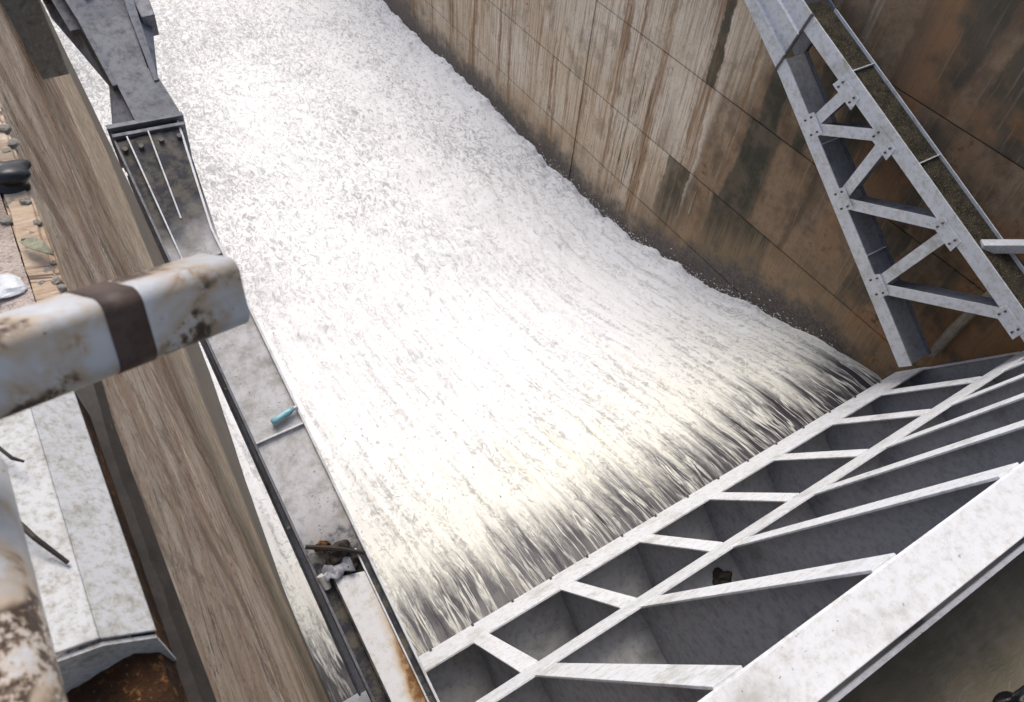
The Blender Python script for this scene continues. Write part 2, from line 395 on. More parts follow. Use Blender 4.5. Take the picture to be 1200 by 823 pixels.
# ------------------------------------------------------------------ setting: terrain, walls, water
XR = 10.31
YB = [-40, 2.8, 4.9, 7.6, 10.6, 14.4, 21, 60]; XB = [.14, .16, .19, .33, .56, .74, .78, .9]
YT = [-40, 1, 2.3, 4.3, 10, 60]; XT = [-.36, -.34, -.27, -.26, -.2, -.1]
PTOP = -2.5
def wallx(Y, Z):
    k = (PTOP-Z)/9.8
    return np.interp(Y, YT, XT)*(1-k)+np.interp(Y, YB, XB)*k
def wz(Y):                                          # water surface profile down the chute
    return np.interp(Y, [1.9, 2.6, 3.2, 4.0, 4.8, 5.8, 7, 8.5, 10, 12, 16, 24, 60], [-10.12, -10.14, -10.2, -10.38, -10.66, -11.06, -11.5, -11.95, -12.2, -12.3, -12.35, -12.5, -12.9])

ter = MB().box((-900, -900, -17.5), (900, 900, -16)); tag(build('ground', ter, M_TERRAIN), kind='structure')
chute = MB().poly_prism([(-1, 1.0, -16.2), (-1, 60, -16.2), (-1, 60, -13.6), (-1, 12, -13.4), (-1, 7, -12.6), (-1, 4, -11.3), (-1, 2.2, -10.95), (-1, 1.0, -11.1)], (12, 0, 0))
tag(build('spillway_chute', chute, M_CONC), kind='structure')

# right wall: recessed core with separate cast panels
rw = empty('abutment_wall', (XR, 10, -16))
tag(rw, 'tall stained concrete side wall right of the white water', 'wall')
build('core', MB().box((XR+.035, -40, -16.1), (XR+3, 70, -1.6)), M_JOINT, rw)
zl = [-16.1, -14.4, -12.72, -11.0, -9.44, -7.56, -5.75, -4.0, -2.7, -1.55]
yl = [-40, -22, -10, -1, 12.1, 30, 42, 56, 70]
for i in range(len(yl)-1):
    for j in range(len(zl)-1):
        g = .010; gv = .022
        build('panel', MB().box((XR+random.uniform(-.004, .004), yl[i]+gv, zl[j]+g), (XR+.05, yl[i+1]-gv, zl[j+1]-g)), M_WALL, rw, bevel=.006)
def wallmark(name, pix, mat, th=.008, label=None):
    pts = [atX(x, y, XR-.006) for x, y in pix]
    o = build(name, MB().poly_prism(pts, (-th, 0, 0)), mat, rw)
    if label: o['label'] = label
wallmark('mineral_streak', [(817, 221), (811, 235), (806, 250), (808, 251), (813, 236)], M_WOOD, label='thin pale mineral streak')

# left pier: top with silt, face in two lifts with a recessed joint
lp = empty('concrete_pier', (-1.5, 8, -16))
tag(lp, 'weathered tan concrete pier with streaked face on the left', 'pier')
Ys = sorted(set([-40, -20, -8, -3] + list(np.arange(0, 24, .5)) + [30, 40, 50, 60]))
def face(z0, z1, off, nz):
    zs = np.linspace(z0, z1, nz); mb = MB()
    P = [[(wallx(y, z)+off, y, z) for z in zs] for y in Ys]
    mb.grid(P); return mb
def lift(z0, z1, y0, y1, nz):
    yy = [y0]+[y for y in Ys if y0 < y < y1]+[y1]; zs = np.linspace(z0, z1, nz); mb = MB()
    F = [[(wallx(y, z), y, z) for z in zs] for y in yy]; B = [[(wallx(y, z)-.12, y, z) for z in zs] for y in yy]
    n = len(yy); k = nz
    mb.grid(F); o = len(mb.v); mb.grid(B)
    for i in range(n-1):
        mb.f.append((i*k, (i+1)*k, o+(i+1)*k, o+i*k)); mb.f.append((i*k+k-1, (i+1)*k+k-1, o+(i+1)*k+k-1, o+i*k+k-1))
    for j in range(k-1):
        mb.f.append((j, j+1, o+j+1, o+j)); e = (n-1)*k; mb.f.append((e+j, e+j+1, o+e+j+1, o+e+j))
    return mb
zl2 = [-16, -12.1, -9.35, -7.02, -4.75, PTOP]; yl2 = [-40, -6, 13.0, 22, 40, 60]
for j in range(len(zl2)-1):
    for i in range(len(yl2)-1):
        build('panel', lift(zl2[j]+.02, zl2[j+1]-(.02 if zl2[j+1] < PTOP else 0), yl2[i]+.012, yl2[i+1]-.012, 4), M_PIER, lp, fix=True)
core = MB()
Yc = [y for y in Ys]
core.grid([[(wallx(y, z)-.06, y, z) for z in (-16.1, -12, -9, -6, -2.52)] for y in Yc])
build('core', core, M_JOINT, lp)
# pier top
tp = MB(); xs = [0, .03, .10, .2, .32, .46, .62, .8, 1.05, 1.4, 2, 3.2]
def toph(x, y): return PTOP+.012+(.05*fbm(np.array(x*5.), np.array(y*5.), 3)+.03*fbm(np.array(x*19.), np.array(y*19.), 9)-.04)*min(1, max(0, (-x-.30)*9))
ys = [-40, -20, -6]+list(np.arange(-2, 9, .07))+[10, 14, 20, 40, 60]
P = []
for y in ys:
    e = float(wallx(y, PTOP))-.122
    row = [(e-x, y, float(toph(e-x, y))) for x in xs]; row.append((e-3.2, y, -16)); P.append(row)
tp.grid(P); build('top_surface', tp, M_DIRT, lp, smooth=False)
# worn rim of the pier edge
rim = MB(); R = []
for y in ys:
    e = float(wallx(y, PTOP)); n = .03*(float(fbm(np.array(y*6.), np.array(3.), 21))-.5)
    R.append([(e-.125, y, PTOP-.06), (e-.11+n, y, PTOP+.02), (e-.02+n, y, PTOP+.012), (e+.006, y, PTOP-.03), (e+.003, y, PTOP-.10)])
rim.grid(R); build('edge_rim', rim, M_PIER, lp)

# spillway water ----------------------------------------------------
def water():
    ya = np.concatenate([np.arange(1.85, 13, .04), np.arange(13, 30, .065), np.arange(30, 60.1, .6)])
    nx = 280; sl = np.concatenate([[0], np.cumsum(np.hypot(np.diff(ya), np.diff(wz(ya))))])
    t = np.linspace(0, 1, nx)
    Y = np.repeat(ya[:, None], nx, 1); S = np.repeat(sl[:, None], nx, 1)
    XL = np.array([float(wallx(y, z))-.03 for y, z in zip(ya, wz(ya))])
    X = XL[:, None]+(XR+.06-XL[:, None])*t[None]
    grow = np.clip((S-.6)/4.5, 0, 1); far = np.clip((S-3)/5, 0, 1)
    h = .16*(fbm(X*.9, S*.35, 1)-.5)*(.3+grow)
    h += (.05+.10*grow)*(fbm(X*4.2, S*.8, 5, 4)-.5)*(1-.4*far)
    cu = fbm(X*2.5, S*2.5, 40, 2)*1.2
    h += far*.10*(fbm(X*4.2+cu, S*1.5+cu, 9, 4, .55)-.5) + far*.022*(fbm(X*14+cu*3, S*7, 14, 2)-.5)
    h += .26*far*(fbm(X*.8, S*.5, 77, 3)-.5)
    # the sheet climbs a little and frays along both walls
    dr = XR-X
    fr = fbm(S*1.3, dr*.4, 60, 4)
    h += np.exp(-(dr/.40)**2)*(.08+.32*(fbm(S*2.2, dr*.6, 61, 5, .62)-.45))*np.clip((S-1)/4, .2, 1)
    Z = wz(Y)+h
    v = np.stack([X, Y, Z], -1).reshape(-1, 3)
    ny = len(ya); i = np.arange(ny-1)[:, None]*nx+np.arange(nx-1)[None]
    f = np.stack([i, i+1, i+nx+1, i+nx], -1).reshape(-1, 4)
    me = bpy.data.meshes.new('spillway_water'); me.vertices.add(len(v)); me.vertices.foreach_set('co', v.ravel())
    me.loops.add(f.size); me.loops.foreach_set('vertex_index', f.ravel().astype(np.int32))
    me.polygons.add(len(f)); me.polygons.foreach_set('loop_start', np.arange(0, f.size, 4, dtype=np.int32))
    me.update(calc_edges=True); me.validate()
    at = me.attributes.new('flow', 'FLOAT_VECTOR', 'POINT'); at.data.foreach_set('vector', np.stack([X, S, h], -1).reshape(-1).astype(np.float32))
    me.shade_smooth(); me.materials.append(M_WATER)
    o = bpy.data.objects.new('spillway_water', me); COL.objects.link(o)
    tag(o, kind='structure'); return o
water()

# reservoir behind the gate
T = np.array([10.1, -3.7]); RS = 10.2; RESZ = -5.35
resy = T[0]-math.sqrt(RS**2-(RESZ-T[1])**2)-.012
res = MB(); P = []
for y in [-60, -30, -15, -8]+list(np.linspace(-5, resy, 60)):
    P.append([(x, y, RESZ+.02*(float(fbm(np.array(x*2.), np.array(y*2.), 5))-.5)) for x in np.linspace(-.28, 10.36, 60)])
res.grid(P); tag(build('reservoir_water', res, M_RES, smooth=True), kind='structure')

# ------------------------------------------------------------------ radial gate
gate = empty('radial_gate', (5.2, 2.7, -10.4))
tag(gate, 'white painted steel radial gate with ribbed back and long arms over the water', 'sluice gate')
F1, F2, F3 = np.array([2.71, -9.57]), np.array([1.6, -7.85]), np.array([.30, -4.27])
def P3(x, q): return np.array([x, q[0], q[1]])
def skin(z, r=RS): return np.array([T[0]-math.sqrt(r*r-(z-T[1])**2), z])
ZB = -10.22
sa = [skin(z) for z in np.linspace(ZB, -4.05, 26)]
GX0, GX1 = .20, 10.22
poly = [P3(GX0-.4, q) for q in sa]
sk = MB(); outer = [skin(z, RS+.02) for z in np.linspace(ZB-.01, -4.05, 26)]
sk.poly_prism([P3(GX0-.5, q) for q in sa]+[P3(GX0-.5, q) for q in outer[::-1]], (GX1-GX0+.5, 0, 0))
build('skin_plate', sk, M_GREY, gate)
d1 = (F2-F1)/np.linalg.norm(F2-F1); n1 = np.array([-d1[1], d1[0]]); n1 *= np.sign(n1[0])
d2 = (F3-F2)/np.linalg.norm(F3-F2); n2 = np.array([-d2[1], d2[0]]); n2 *= np.sign(n2[0])
def proj_skin(q):                                   # along the radius out to the skin
    u = (q-T)/np.linalg.norm(q-T); return T+u*(RS-.004)
ribx = [.22, 1.87, 3.14, 4.40, 5.64, 6.88, 8.12, 9.22, 10.2]
ft = .022
def rib(x, w, end=False):
    fl = [F1-d1*.10, F2, F3-d2*.05]
    zs = np.linspace(proj_skin(F1-d1*.10)[1], proj_skin(F3)[1], 14)
    arc = [skin(z, RS-.004) for z in zs]
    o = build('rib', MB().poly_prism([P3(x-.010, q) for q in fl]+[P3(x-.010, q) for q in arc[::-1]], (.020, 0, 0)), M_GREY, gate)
    mb = MB()
    a, b, c = F1+d1*.30, F2+.0*d1, F2
    mb.poly_prism([P3(x-w/2, a), P3(x+w/2, a), P3(x+w/2, F2-d1*.10), P3(x-w/2, F2-d1*.10)], P3(0, n1*ft))
    mb.poly_prism([P3(x-w/2, F2+d2*.30), P3(x+w/2, F2+d2*.30), P3(x+w/2, F3+d2*.085), P3(x-w/2, F3+d2*.085)], P3(0, n2*ft))
    build('rib_flange', mb, M_WHITE, o, bevel=.004)
    return o
for i, x in enumerate(ribx):
    if i in (0, len(ribx)-1): rib(x, .07, True)
    else: rib(x, .215)
def girder(name, q, d, n, t0, t1, web_t, thick=.026, lab=None):
    c = q+d*web_t
    e = proj_skin(c)
    o = None
    wd = np.array([-(e-c)[1], (e-c)[0]]); wd = wd/np.linalg.norm(wd)*.010
    # web plates between ribs as one part
    mb = MB()
    xs = [GX0-.35]+ribx[1:-1]+[GX1]
    for a, b in zip(xs[:-1], xs[1:]):
        mb.poly_prism([P3(a+.011, c-wd), P3(a+.011, e-wd), P3(a+.011, e+wd), P3(a+.011, c+wd)], (b-a-.022, 0, 0))
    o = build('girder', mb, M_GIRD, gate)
    f0, f1 = q+d*t0, q+d*t1
    fm = MB().poly_prism([P3(GX0-.2, f0+n*.003), P3(GX0-.2, f1+n*.003), P3(GX0-.2, f1+n*(.003+thick)), P3(GX0-.2, f0+n*(.003+thick))], (GX1-GX0+.22, 0, 0))
    build('girder_flange', fm, M_WHITE, o, bevel=.004)
    return o
girder('girder', F1, d1, n1, -.24, .37, .02)
girder('girder', F2, d2, n2, -.13, .42, .12)
# top girder: broad plate from inner flange to skin, with a lip strip beyond a slot
g3 = build('girder', MB().poly_prism([P3(GX0-.3, (.255, -4.40)), P3(GX0-.3, (.275, -4.40)), P3(GX0-.3, (.275, -4.185)), P3(GX0-.3, (.255, -4.185))], (GX1-GX0+.3, 0, 0)), M_WHITE, gate)
build('girder_flange', MB().box((GX0-.3, -.062, -4.183), (GX1+.02, .262, -4.155)), M_BEAM, g3, bevel=.006)
build('lip_strip', MB().box((GX0-.3, -.112, -4.30), (GX1, -.092, -4.178)), M_WHITE, g3)
# bolts and a small seal along the low girder flange
for k in range(15):
    x = 1.35+k*.60; q = F1-d1*.17+n1*.029
    build('stud', MB().tube([P3(x, q), P3(x, q+n1*.035)], .018, 6), M_STUD, gate)

# arms ---------------------------------------------------------------
LA0, LAK = np.array([2.67, -9.04]), .718            # low edge of the inner flange of the lower arm
UAK = .385
def arm_line(kind):
    if kind == 'upper':
        c = np.array([3.03, -6.588]); d = np.array([1, UAK]); h = .258
    else:
        d = np.array([1, LAK]); h = .235; c = LA0.copy(); u = d/np.linalg.norm(d); c = c+np.array([-u[1], u[0]])*h/2
    u = d/np.linalg.norm(d); n = np.array([-u[1], u[0]])
    return c, u, n, h
def at_y(c, u, y): return c+u*((y-c[0])/u[0])
YS = 6.75                                           # splice
ARM = {}
def arm(side, kind):
    c, u, n, h = arm_line(kind)
    y0 = 2.62 if kind == 'lower' else 1.02
    y1 = 7.55 if side == 'left' else 6.75
    a = at_y(c, u, y0); b = at_y(c, u, y1)
    xi, xo = (.825, .352) if side == 'left' else (9.60, 10.075)
    s = 1 if side == 'right' else -1                 # outward
    # web (tray) is the part, flanges and stiffeners sub-parts
    mb = MB(); t = .010; wo = n*(h/2-.055 if kind == 'upper' else h/2-.07)
    mid = b if side == 'right' else at_y(c, u, 6.25)
    mb.poly_prism([P3(min(xi, xo)+.012, a+wo-n*t), P3(max(xi, xo)-.012, a+wo-n*t), P3(max(xi, xo)-.012, mid+wo-n*t), P3(min(xi, xo)+.012, mid+wo-n*t)], P3(0, n*2*t))
    if side == 'left':
        mb.poly_prism([P3(xo+.012, mid+wo-n*t), P3(xi-.012, mid+wo-n*t), P3(1.0-.012, b+wo-n*t), P3(xo+.012, b+wo-n*t)], P3(0, n*2*t))
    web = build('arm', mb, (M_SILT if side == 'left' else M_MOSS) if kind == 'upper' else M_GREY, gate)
    th = .022
    for x, nm in ((xi, 'inner_flange'), (xo, 'outer_flange')):
        f = MB()
        x0 = x-th/2
        f.poly_prism([P3(x0, a-n*h/2), P3(x0, mid-n*h/2), P3(x0, mid+n*h/2), P3(x0, a+n*h/2)], (th, 0, 0))
        if side == 'left':
            xe = 1.0 if x == xi else x
            for (p, q, xa, xb) in ((mid, b, x, xe),):
                f.poly_prism([P3(xa-th/2, p-n*h/2), P3(xb-th/2, q-n*h/2), P3(xb-th/2, q+n*h/2), P3(xa-th/2, p+n*h/2)], (th, 0, 0))
        build(nm, f, M_WHITE if nm == 'inner_flange' or (kind == 'upper' and side == 'right') else M_HUB, web, bevel=.003)
    ARM[(side, kind)] = (c, u, n, h, xi, xo, web)
    # transverse stiffeners standing in the tray
    ps = [4.22, 5.55] if side == 'left' else [1.55, 4.1, 5.6]
    for y in ps:
        p = at_y(c, u, y); st = MB().poly_prism([P3(min(xi, xo)+.012, p+wo+n*t), P3(max(xi, xo)-.012, p+wo+n*t), P3(max(xi, xo)-.012, p+n*(h/2-.006)), P3(min(xi, xo)+.012, p+n*(h/2-.006))], P3(0, u*.016))
        build('stiffener', st, M_WHITE, web)
    return web
for s_ in ('left', 'right'):
    for k_ in ('upper', 'lower'): arm(s_, k_)

# lacing between the two arms
def lace(side):
    cu, uu, nu, hu, xi, xo, _ = ARM[(side, 'upper')]; cl, ul, nl, hl, _, _, _ = ARM[(side, 'lower')]
    s = 1 if side == 'right' else -1
    low = [5.86, 4.87, 3.71]; up = [6.05, 5.08, 3.36, 2.02]
    if side == 'left': pass
    def L(y): return at_y(cl, ul, y)
    def U(y): return at_y(cu, uu, y)
    up = [5.45, 4.62, 3.18, 1.86]
    pairs = [(low[0], up[0]), (low[0], up[1]), (low[1], up[1]), (low[1], up[2]), (low[2], up[2]), (low[2], up[3])]
    for a, b in pairs:
        A, B = L(a), U(b); d = (B-A)/np.linalg.norm(B-A); n = np.array([-d[1], d[0]])
        A2, B2 = A+d*.17, B-d*.17
        th = .016; hw = .085
        x0 = xi - s*.002
        o = build('brace', MB().beam(P3(x0+s*.008, A2), P3(x0+s*.008, B2), (.008, 0, 0), P3(0, n*hw)), M_WHITE, gate, bevel=.003)
        # the channel's leg running back from the face
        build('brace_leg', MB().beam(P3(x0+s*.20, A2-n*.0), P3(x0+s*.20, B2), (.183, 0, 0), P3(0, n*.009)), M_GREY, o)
    for (line, ys_, h, side_n) in ((L, low, hl, 1), (U, up, hu, -1)):
        c_, u_, n_ = (cl, ul, nl) if side_n == 1 else (cu, uu, nu)
        for y in ys_:
            p = line(y); w_ = .20; q0, q1 = (-.04, .235) if side_n == 1 else (-.235, -.02)
            if side_n == -1: w_ = .235
            pts = [p-u_*w_+n_*q0, p+u_*w_+n_*q0, p+u_*w_*.85+n_*q1, p-u_*w_*.85+n_*q1]
            g = build('gusset_plate', MB().poly_prism([P3(xi-s*.027, q) for q in pts], (s*.014, 0, 0)), M_WHITE, gate, bevel=.003)
            if side == 'right':
                for ka, kb in ((-.6, .3), (-.6, .75), (.6, .3), (.6, .75)):
                    bq = p+u_*w_*ka+n_*(q0+(q1-q0)*kb)
                    build('bolt', MB().tube([P3(xi-s*.026, bq), P3(xi-s*.050, bq)], .017, 6), M_STUD, g)
lace('right'); lace('left')

# junction of the arms towards the trunnion
def junction(side):
    cu, uu, nu, hu, xi, xo, _ = ARM[(side, 'upper')]; cl, ul, nl, hl, _, _, _ = ARM[(side, 'lower')]
    s = 1 if side == 'right' else -1
    y0 = 6.75 if side == 'right' else 7.75; y1 = 9.55
    a_low = at_y(cl, ul, y0-.05)-nl*hl/2; a_top = at_y(cu, uu, y0-.2)+nu*hu/2
    b_low = at_y(cl, ul, y1-.5)-nl*(hl/2+.08)-np.array([0, .10]); b_top = at_y(cu, uu, y1-.5)+nu*(hu/2+.10)
    a_l2 = a_low+nl*hl; a_t2 = a_top-nu*hu
    for x, nm, mt in ((xi, 'side_plate', M_HUB),) if side == 'left' else ((xi, 'side_plate', M_WHITE if side == 'right' else M_HUB), (xo, 'side_plate', M_HUB)):
        o = build(nm, MB().poly_prism([P3(x-.014, q) for q in (a_low, b_low, b_top, a_top)], (.028, 0, 0)), mt, gate, bevel=.003)
        for k in (() if side == 'left' else (.30, .68)):
            A = a_low+(a_top-a_low)*k; B = b_low+(b_top-b_low)*k; d = (B-A)/np.linalg.norm(B-A); n = np.array([-d[1], d[0]])
            xx = x-s*.014 if x == xi else x+s*.014
            o2 = build('stiffener', MB().beam(P3(xx-s*.03*(1 if x == xi else -1), A), P3(xx-s*.03*(1 if x == xi else -1), B), (.03, 0, 0), P3(0, n*.009)), mt, o)
        e = a_top-a_low
        build('splice_strip', MB().beam(P3(x-s*.02 if x == xi else x+s*.02, a_low-e*.02), P3(x-s*.02 if x == xi else x+s*.02, a_top+e*.02), (.022, 0, 0), P3(0, np.array([e[1], -e[0]])/np.linalg.norm(e)*.016)), M_STUD, o)
    # hub barrel round the trunnion pin
    build('hub', MB().tube([(min(xi, xo)-.10, T[0], T[1]), (max(xi, xo)+.10, T[0], T[1])], .46, 32), M_HUB, gate)
    build('hub_web', MB().poly_prism([P3(min(xi, xo)+.02, q) for q in (b_low, T+np.array([.0, -.42]), T+np.array([0, .42]), b_top)], (abs(xo-xi)-.04, 0, 0)), M_HUB, gate)
junction('right'); junction('left')

# left arm, seen from above: end plate, fins, bolts and the tapered neck
cu, uu, nu, hu, xi, xo, webL = ARM[('left', 'upper')]
def LU(x, y, up=0.): q = at_y(cu, uu, y)+nu*up; return np.array([x, q[0], q[1]])
top = hu/2
build('end_plate', MB().poly_prism([LU(.33, 7.50, -.5), LU(1.05, 7.44, -.5), LU(1.05, 7.44, top+.06), LU(.33, 7.50, top+.06)], P3(0, uu*.05)), M_HUB, gate, bevel=.004)
build('end_plate', MB().poly_prism([LU(.345, 7.42, -.45), LU(1.03, 7.36, -.45), LU(1.03, 7.36, top+.03), LU(.345, 7.42, top+.03)], P3(0, uu*.04)), M_HUB, gate, bevel=.004)
cov = build('cover_plate', MB().poly_prism([LU(.352, 6.0, .09), LU(.83, 6.0, .09), LU(1.0, 7.38, top-.02), LU(.36, 7.38, top-.02)], P3(0, nu*.014)), M_SILT, gate)
for xa, xb, ya in ((.46, .45, 6.0), (.665, .60, 6.45)):
    build('fin', MB().poly_prism([LU(xb, ya, .10), LU(xa, 7.37, top-.01), LU(xa, 7.37, top+.07), LU(xb, ya, .12)], (.014, 0, 0)), M_WHITE, cov)
for xa, ya in ((.405, 7.27), (.555, 7.26), (.755, 7.27), (.93, 7.26)):
    build('bolt', MB().tube([LU(xa, ya, top-.03), LU(xa, ya, top+.035)], .026, 6), M_STUD, cov)
# tapered transition above the end plate
tr = MB().poly_prism([LU(.60, 7.50, top+.03), LU(1.03, 7.46, top+.03), LU(.97, 7.98, top+.08), LU(.78, 8.12, top+.09), LU(.585, 8.05, top+.08)], P3(0, nu*.03))
neck = build('neck_plate', tr, M_HUB, gate, bevel=.004)
build('neck_side', MB().poly_prism([LU(.36, 7.52, top-.12), LU(.60, 7.51, top-.02), LU(.585, 8.04, top+.0), LU(.53, 8.04, top-.06)], P3(0, nu*.02)), M_HUB, neck)
build('neck_web', MB().poly_prism([LU(.60, 7.52, top-.3), LU(.60, 8.06, top-.3), LU(.60, 8.06, top+.10), LU(.60, 7.52, top+.028)], (.022, 0, 0)), M_HUB, neck)
build('neck_wall', MB().poly_prism([LU(1.02, 7.50, -.2), LU(.96, 8.02, -.2), LU(.96, 8.02, top+.08), LU(1.02, 7.50, top+.03)], (.02, 0, 0)), M_HUB, neck)
mid_ = build('hub_plate', MB().poly_prism([LU(.55, 8.06, top+.06), LU(.93, 8.0, top+.06), LU(.99, 8.62, top+.13), LU(.50, 8.62, top+.13)], P3(0, nu*.03)), M_HUB, gate, bevel=.004)
build('hub_back', MB().poly_prism([LU(.40, 8.62, top+.06), LU(1.06, 8.62, top+.06), LU(1.22, 9.6, top+.26), LU(.28, 9.6, top+.26)], P3(0, nu*.03)), M_HUB, mid_)
for pts, vec in ((((.545, 8.0, -.1), (.50, 8.6, 0), (.36, 9.6, .1), (.36, 9.6, .52), (.50, 8.6, .36), (.545, 7.9, .24)), .05),
                 (((.93, 7.9, -.1), (.98, 8.6, 0), (1.14, 9.6, .1), (1.14, 9.6, .52), (.98, 8.6, .36), (.93, 7.85, .24)), .05)):
    build('hub_fin', MB().poly_prism([LU(*p) for p in pts], (vec, 0, 0)), M_HUB, mid_, bevel=.004)
for sgn, x0, x1, x2 in ((-1, .54, .48, .28), (1, .99, 1.05, 1.32)):
    build('hub_wing', MB().poly_prism([LU(x0, 7.95, .10), LU(x1, 8.6, .16), LU(x1+.0*sgn, 9.6, .2), LU(x2, 9.6, .02), LU(x2+.02*-sgn, 9.0, .0), LU(x0+.07*sgn, 8.35, .0)], P3(0, nu*.03)), M_HUB, mid_)
for x, y, u_ in ((.42, 8.85, .15), (.70, 8.95, .24), (.98, 8.98, .24), (.34, 9.1, .12)):
    build('bolt', MB().tube([LU(x, y, u_), LU(x, y, u_+.09)], .05, 6), M_STUD, mid_)
# white capping plate over the gate end of the left arm, rust running off it
def mat_cap():
    q = N('white_cap_paint'); p = q.pos(); X, Y, Z = q.sep(p)
    a = q.noise(p, 3, 5, .6); b = q.noise(p, 14, 6, .7)
    col = q.mix(q.ramp(b, .45, .7), (.70, .715, .73), (.55, .54, .49))
    run = q.math('SUBTRACT', q.math('ADD', X, q.math('MULTIPLY', q.math('SUBTRACT', a, .5), .16)), q.ramp(Y, 1.3, 2.5, .545, .71, False))
    r = q.math('MULTIPLY', q.ramp(run, 0, .05), q.ramp(Y, 2.6, 1.9))
    col = q.mix(q.math('MULTIPLY', q.ramp(run, -.06, .05), q.ramp(Y, 2.9, 1.9, 0, .9)), col, (.50, .33, .13))
    col = q.mix(q.math('MULTIPLY', r, q.ramp(b, .35, .55, .4, 1)), col, (.17, .075, .025))
    col = q.mix(q.math('MULTIPLY', q.ramp(b, .52, .62), q.ramp(Y, 2.72, 2.98)), col, (.12, .065, .035))
    return q.out(col, .5, .4)
M_CAPP = mat_cap()
cp = build('cap_plate', MB().poly_prism([LU(.475, 1.05, .14), LU(.735, 1.05, .14), LU(.735, 2.86, .14), LU(.475, 2.93, .14)], P3(0, nu*.02)), M_CAPP, webL, bevel=.004)
build('cap_side', MB().poly_prism([LU(.737, 1.05, .08), LU(.737, 3.06, .08), LU(.737, 3.06, .18), LU(.737, 1.05, .18)], (.014, 0, 0)), M_WHITE, webL)
build('cap_side', MB().poly_prism([LU(.461, 1.05, .08), LU(.461, 2.93, .08), LU(.461, 2.93, .155), LU(.461, 1.05, .155)], (.012, 0, 0)), M_SILT, webL)

# loose strut over the far arm
s0, s1 = atX(1148, 289, 9.72), atX(1215, 289, 10.22)
build('tie_bar', MB().beam(s0, s1, (.035, .05, 0), (0, .0, .075)), M_WHITE, gate, bevel=.004)

# trunnion brackets fixed to the walls
for nm, x0, x1, lb in (('left', -.22, .27, 'dark grey steel trunnion bracket on the left pier face'), ('right', 10.18, 10.45, 'dark grey trunnion bracket on the right wall')):
    br = empty('trunnion_bracket', (x0 if nm == 'left' else x1, 10.1, -4.9))
    tag(br, lb, 'bracket')
    build('base_block', MB().box((x0, 9.5, -5.2), (x1, 11.6, -2.9)), M_CONC, br, bevel=.02)
    build('pin', MB().tube([(x0+.05, 10.1, -3.7), (x1+.02 if nm == 'left' else x0-.02, 10.1, -3.7)], .2, 20), M_STUD, br)
# bearing housing on the water side of the left hub
bh = empty('bearing_housing', (1.35, 10.0, -4.6)); tag(bh, 'dark bearing block beyond the left hub above the foam', 'bearing')
build('housing', MB().poly_prism([LU(1.10, 8.62, -.10), LU(1.24, 8.62, -.10), LU(1.40, 10.2, -.1), LU(1.10, 10.2, -.1)], P3(0, nu*.30)), M_HUB, bh, bevel=.01)

# silt and rubbish lodged on the middle girder, inside the bays
cw = F2+d2*.12; ew = proj_skin(cw)
for k, (x, f_, r, lb) in enumerate(((4.15, .30, .085, 'dark rotten clump in the second bay behind the middle girder'), (4.27, .55, .05, 'small brown clump beside the rotten one in the second bay'), (5.45, .4, .07, 'brown silt clump in the third bay behind the middle girder'))):
    q_ = cw+(ew-cw)*f_
    tag(build('debris_clump', rock((x, q_[0], q_[1]+.02), r, (1.2, 1.1, .5), 301+k, 2, .40), M_WOODSHADE), lb, 'debris')

# ------------------------------------------------------------------ things on the gate arm
def on_web(px, py, up=.012):
    up = up+.075
    r = ray(px, py); c = cu+nu*up; k = uu[1]/uu[0]
    s = (c[1]-k*c[0])/(r[2]-k*r[1]); return r*s
bp = on_web(332, 487, .06)
bt = empty('plastic_bottle', bp); tag(bt, 'small crushed blue plastic bottle lying on the silted left arm', 'bottle')
bd = np.array([1., .18, .06]); bd /= np.linalg.norm(bd)
build('bottle_body', MB().tube([bp-bd*.12, bp-bd*.11, bp-bd*.03, bp+bd*.03, bp+bd*.09, bp+bd*.115], [.026, .038, .028, .036, .024, .014], 14), M_BLUE, bt, smooth=True)
build('bottle_cap', MB().tube([bp+bd*.116, bp+bd*.145], .019, 12), M_CAP, bt)
# twisted rubbish caught at the cap plate
for k, (px, py, rr, sd) in enumerate(((394, 652, .075, 1), (409, 662, .06, 2), (378, 640, .045, 3), (402, 640, .06, 4))):
    p = on_web(px, py, .05); tag(build('debris_clump', rock(p, rr, (1.2, 1, .7), sd, 2, .35), M_WOODSHADE if k != 2 else M_RUST),
        ['dark wet clump of rubbish beside the grey sheet on the left arm', 'black twisted clump against the water side flange of the left arm', 'rusty clump at the landward flange of the left arm', 'dark lump of rubbish above the crossing stick on the left arm'][k], 'debris')
p0, p1 = on_web(358, 641, .12), on_web(428, 648, .12)
tag(build('stick', MB().tube([p0, (p0+p1)/2+np.array([0, 0, .03]), p1], [.02, .026, .016], 7), M_WOODSHADE), 'dark wet stick lying across the left arm above the cap plate', 'stick')
pc = on_web(396, 667, .10)
gs = []
for i in range(7):
    gs.append([pc+np.array([(i/6-.5)*.26, (j/4-.5)*.14+.02*math.sin(i*2), .03*math.sin(i*1.7+j*1.3)]) for j in range(5)])
tag(build('plastic_sheet', MB().grid(gs), M_SHEET, smooth=True), 'crumpled grey plastic sheet among rubbish on the left arm', 'plastic sheet')
bpy.context.scene.objects['plastic_sheet'].modifiers.new('thick', 'SOLIDIFY').thickness = .008
pw_ = on_web(381, 682, .05)
tag(build('plastic_cup', MB().tube([pw_-np.array([0, .05, .04]), pw_+np.array([.0, .05, .05])], [.032, .045], 14), M_CAP, smooth=False), 'white plastic cup wedged by the landward flange of the left arm', 'cup')

# driftwood pole behind the far arm
l0, l1 = atX(1092, 416, 10.16), atX(1168, 338, 10.2)
tag(build('driftwood_pole', MB().tube([l0, l0*.6+l1*.4+np.array([.0, .03, 0]), l1, l1+(l1-l0)*.3], [.075, .085, .065, .05], 9), M_WOOD), 'pale driftwood pole leaning on the wall behind the right arm', 'driftwood')

